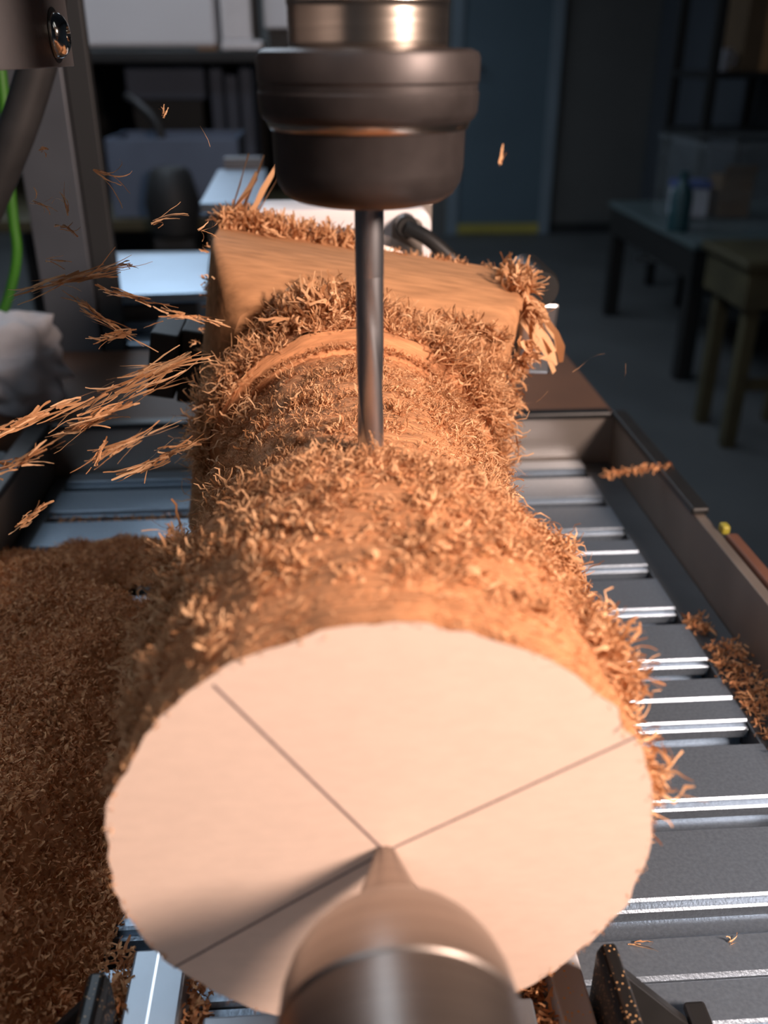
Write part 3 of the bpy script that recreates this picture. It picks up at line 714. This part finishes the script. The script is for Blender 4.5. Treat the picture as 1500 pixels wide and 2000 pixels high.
for k in (0, 1):
    yc = 251.8 + PW + PW / 2 + (k - 1) * 35.6
    loose('slot_shavings', 'brown shavings lying in the %s uncovered bed slot short of the heap' % ('first' if k == 0 else 'second'), (-138, -70), (yc - 3.6, yc + 3.6), (TZ - 10.5, TZ - 1.5), 700)

def shaving(name, x, y, z, length, ang, kind, label, group=None):
    a = R(ang); d_ = np.array([math.cos(a), rng.normal(0, 0.25), math.sin(a)])
    if kind == 's':            # loose flock of torn fibres strung out along the flight path
        nn = int(16 + length * 0.9); u = rng.normal(0, 0.24, (nn, 1)); side = np.array([-d_[2], 0.4, d_[0]])
        P = np.array([x, y, z]) + d_ * u * length + side * rng.normal(0, 0.055 * length * 0.6, (nn, 1)) * (1 - np.abs(u))
        D = d_ * np.where(rng.random((nn, 1)) < 0.5, 1, -1) + rng.normal(0, 0.13, (nn, 3))
        g = strips(P, D, length * rng.uniform(0.2, 0.6, nn), rng.uniform(0.25, 0.85, nn), 0.7, K=8, twist=0.6, wob=0.05)
    else:
        nn, w, cu = {'c': (5, (0.2, 0.55), 2.6), 'h': (1, (0.10, 0.13), 0.8), 'v': (3, (0.35, 0.6), 0.5)}[kind]
        P = np.array([x, y, z]) - d_ * length / 2 + rng.normal(0, 0.12 if kind != 'c' else 0.3, (nn, 3)) + d_ * rng.uniform(-0.15, 0.15, (nn, 1)) * length
        D = d_ + rng.normal(0, 0.2 if kind == 'c' else 0.08, (nn, 3))
        g = strips(P, D, length * rng.uniform(0.65, 1.05, nn), rng.uniform(*w, nn), cu, K=10, twist=1.0, wob=0.09)
    o = build(name, g, M['fibre'], None, True); tag(o, label, 'wood shaving', group); return o

chips = [(-40,260,-13,3,80,'c'), (-69,250,-21,2.5,20,'c'), (-68,260,-34,9,80,'c'), (-55,260,-30,12,-30,'c'), (-77,270,-36,7,10,'c'), (-65,250,-40,7,0,'c'), (-43,270,-41,11,15,'c'), (-32,270,-45,6,-5,'c'), (-54,260,-51,6,20,'c'), (-73,260,-50,6,10,'c'), (-73,270,-58,26,12,'s'), (-58,270,-63,14,-10,'s'), (-63,260,-67,18,-35,'s'), (-42,280,-72,14,-15,'s'), (-57,250,-69,12,15,'s'), (-51,240,-79,30,22,'s'), (-54,230,-82,26,25,'s'), (-52,270,-85,22,18,'s'), (-75,220,-82,24,22,'s'), (-65,230,-88,16,25,'s'), (-72,200,-85,20,25,'s'), (-48,230,-99,20,30,'s'), (-62,230,-96,8,60,'s'), (-29,270,-21,9,-45,'h'), (-62,260,-106,22,20,'s'), (-41,250,-102,10,10,'s'), (-72,200,-99,10,40,'s')]
for (x, y, z, l, a, k) in chips:
    if k == 's': shaving('flying_shaving', x, y, z, l, a, k, 'long loose bundle of wood fibre flying off the shaded side of the log', 'long shavings flying off the log')
    else: shaving('wood_chip', x, y, z, l, a, k, 'small curled wood chip in the air near the grey gantry post', 'small chips in the air by the post')
shaving('wood_chip', 36, 192, -18, 4.2, 75, 'v', 'single small wood chip in mid air before the slate blue door')
for x, y, z, l, a in [(90, 300, -95, 14, 32), (103, 300, -102, 14, -85), (70, 280, -100, 8, 60)]:
    shaving('fine_fibre', x, y, z, l, a, 'h', 'hair fine wood fibre drifting beside the lit side of the log', 'fine fibres in the air')
shaving('wood_chip', 78.7, 155, TZ + 1.2, 9, 8, 'c', 'curled wood chip lying on the slot edge near the gusset bracket')
shaving('wood_chip', 101, 154, TZ + 0.8, 4, 20, 'c', 'tiny wood chip lying alone on the slot edge')
n = 260
xs = rng.uniform(131, 163, n)
g = strips(np.stack([xs, 389 + rng.normal(0, 1.0, n), -177.5 - np.where(xs < 157, (157 - xs) * 0.12, 0) + rng.uniform(0, 2.5, n)], 1), rng.normal(size=(n, 3)), rng.uniform(1.5, 3.5, n), rng.uniform(0.4, 1.0, n), 3.2, K=5)
o = build('fibre_strand', g, M['chips'], None, True); tag(o, 'ragged strand of wood fibre hanging over the tray rim', 'wood fibre', kind='stuff')
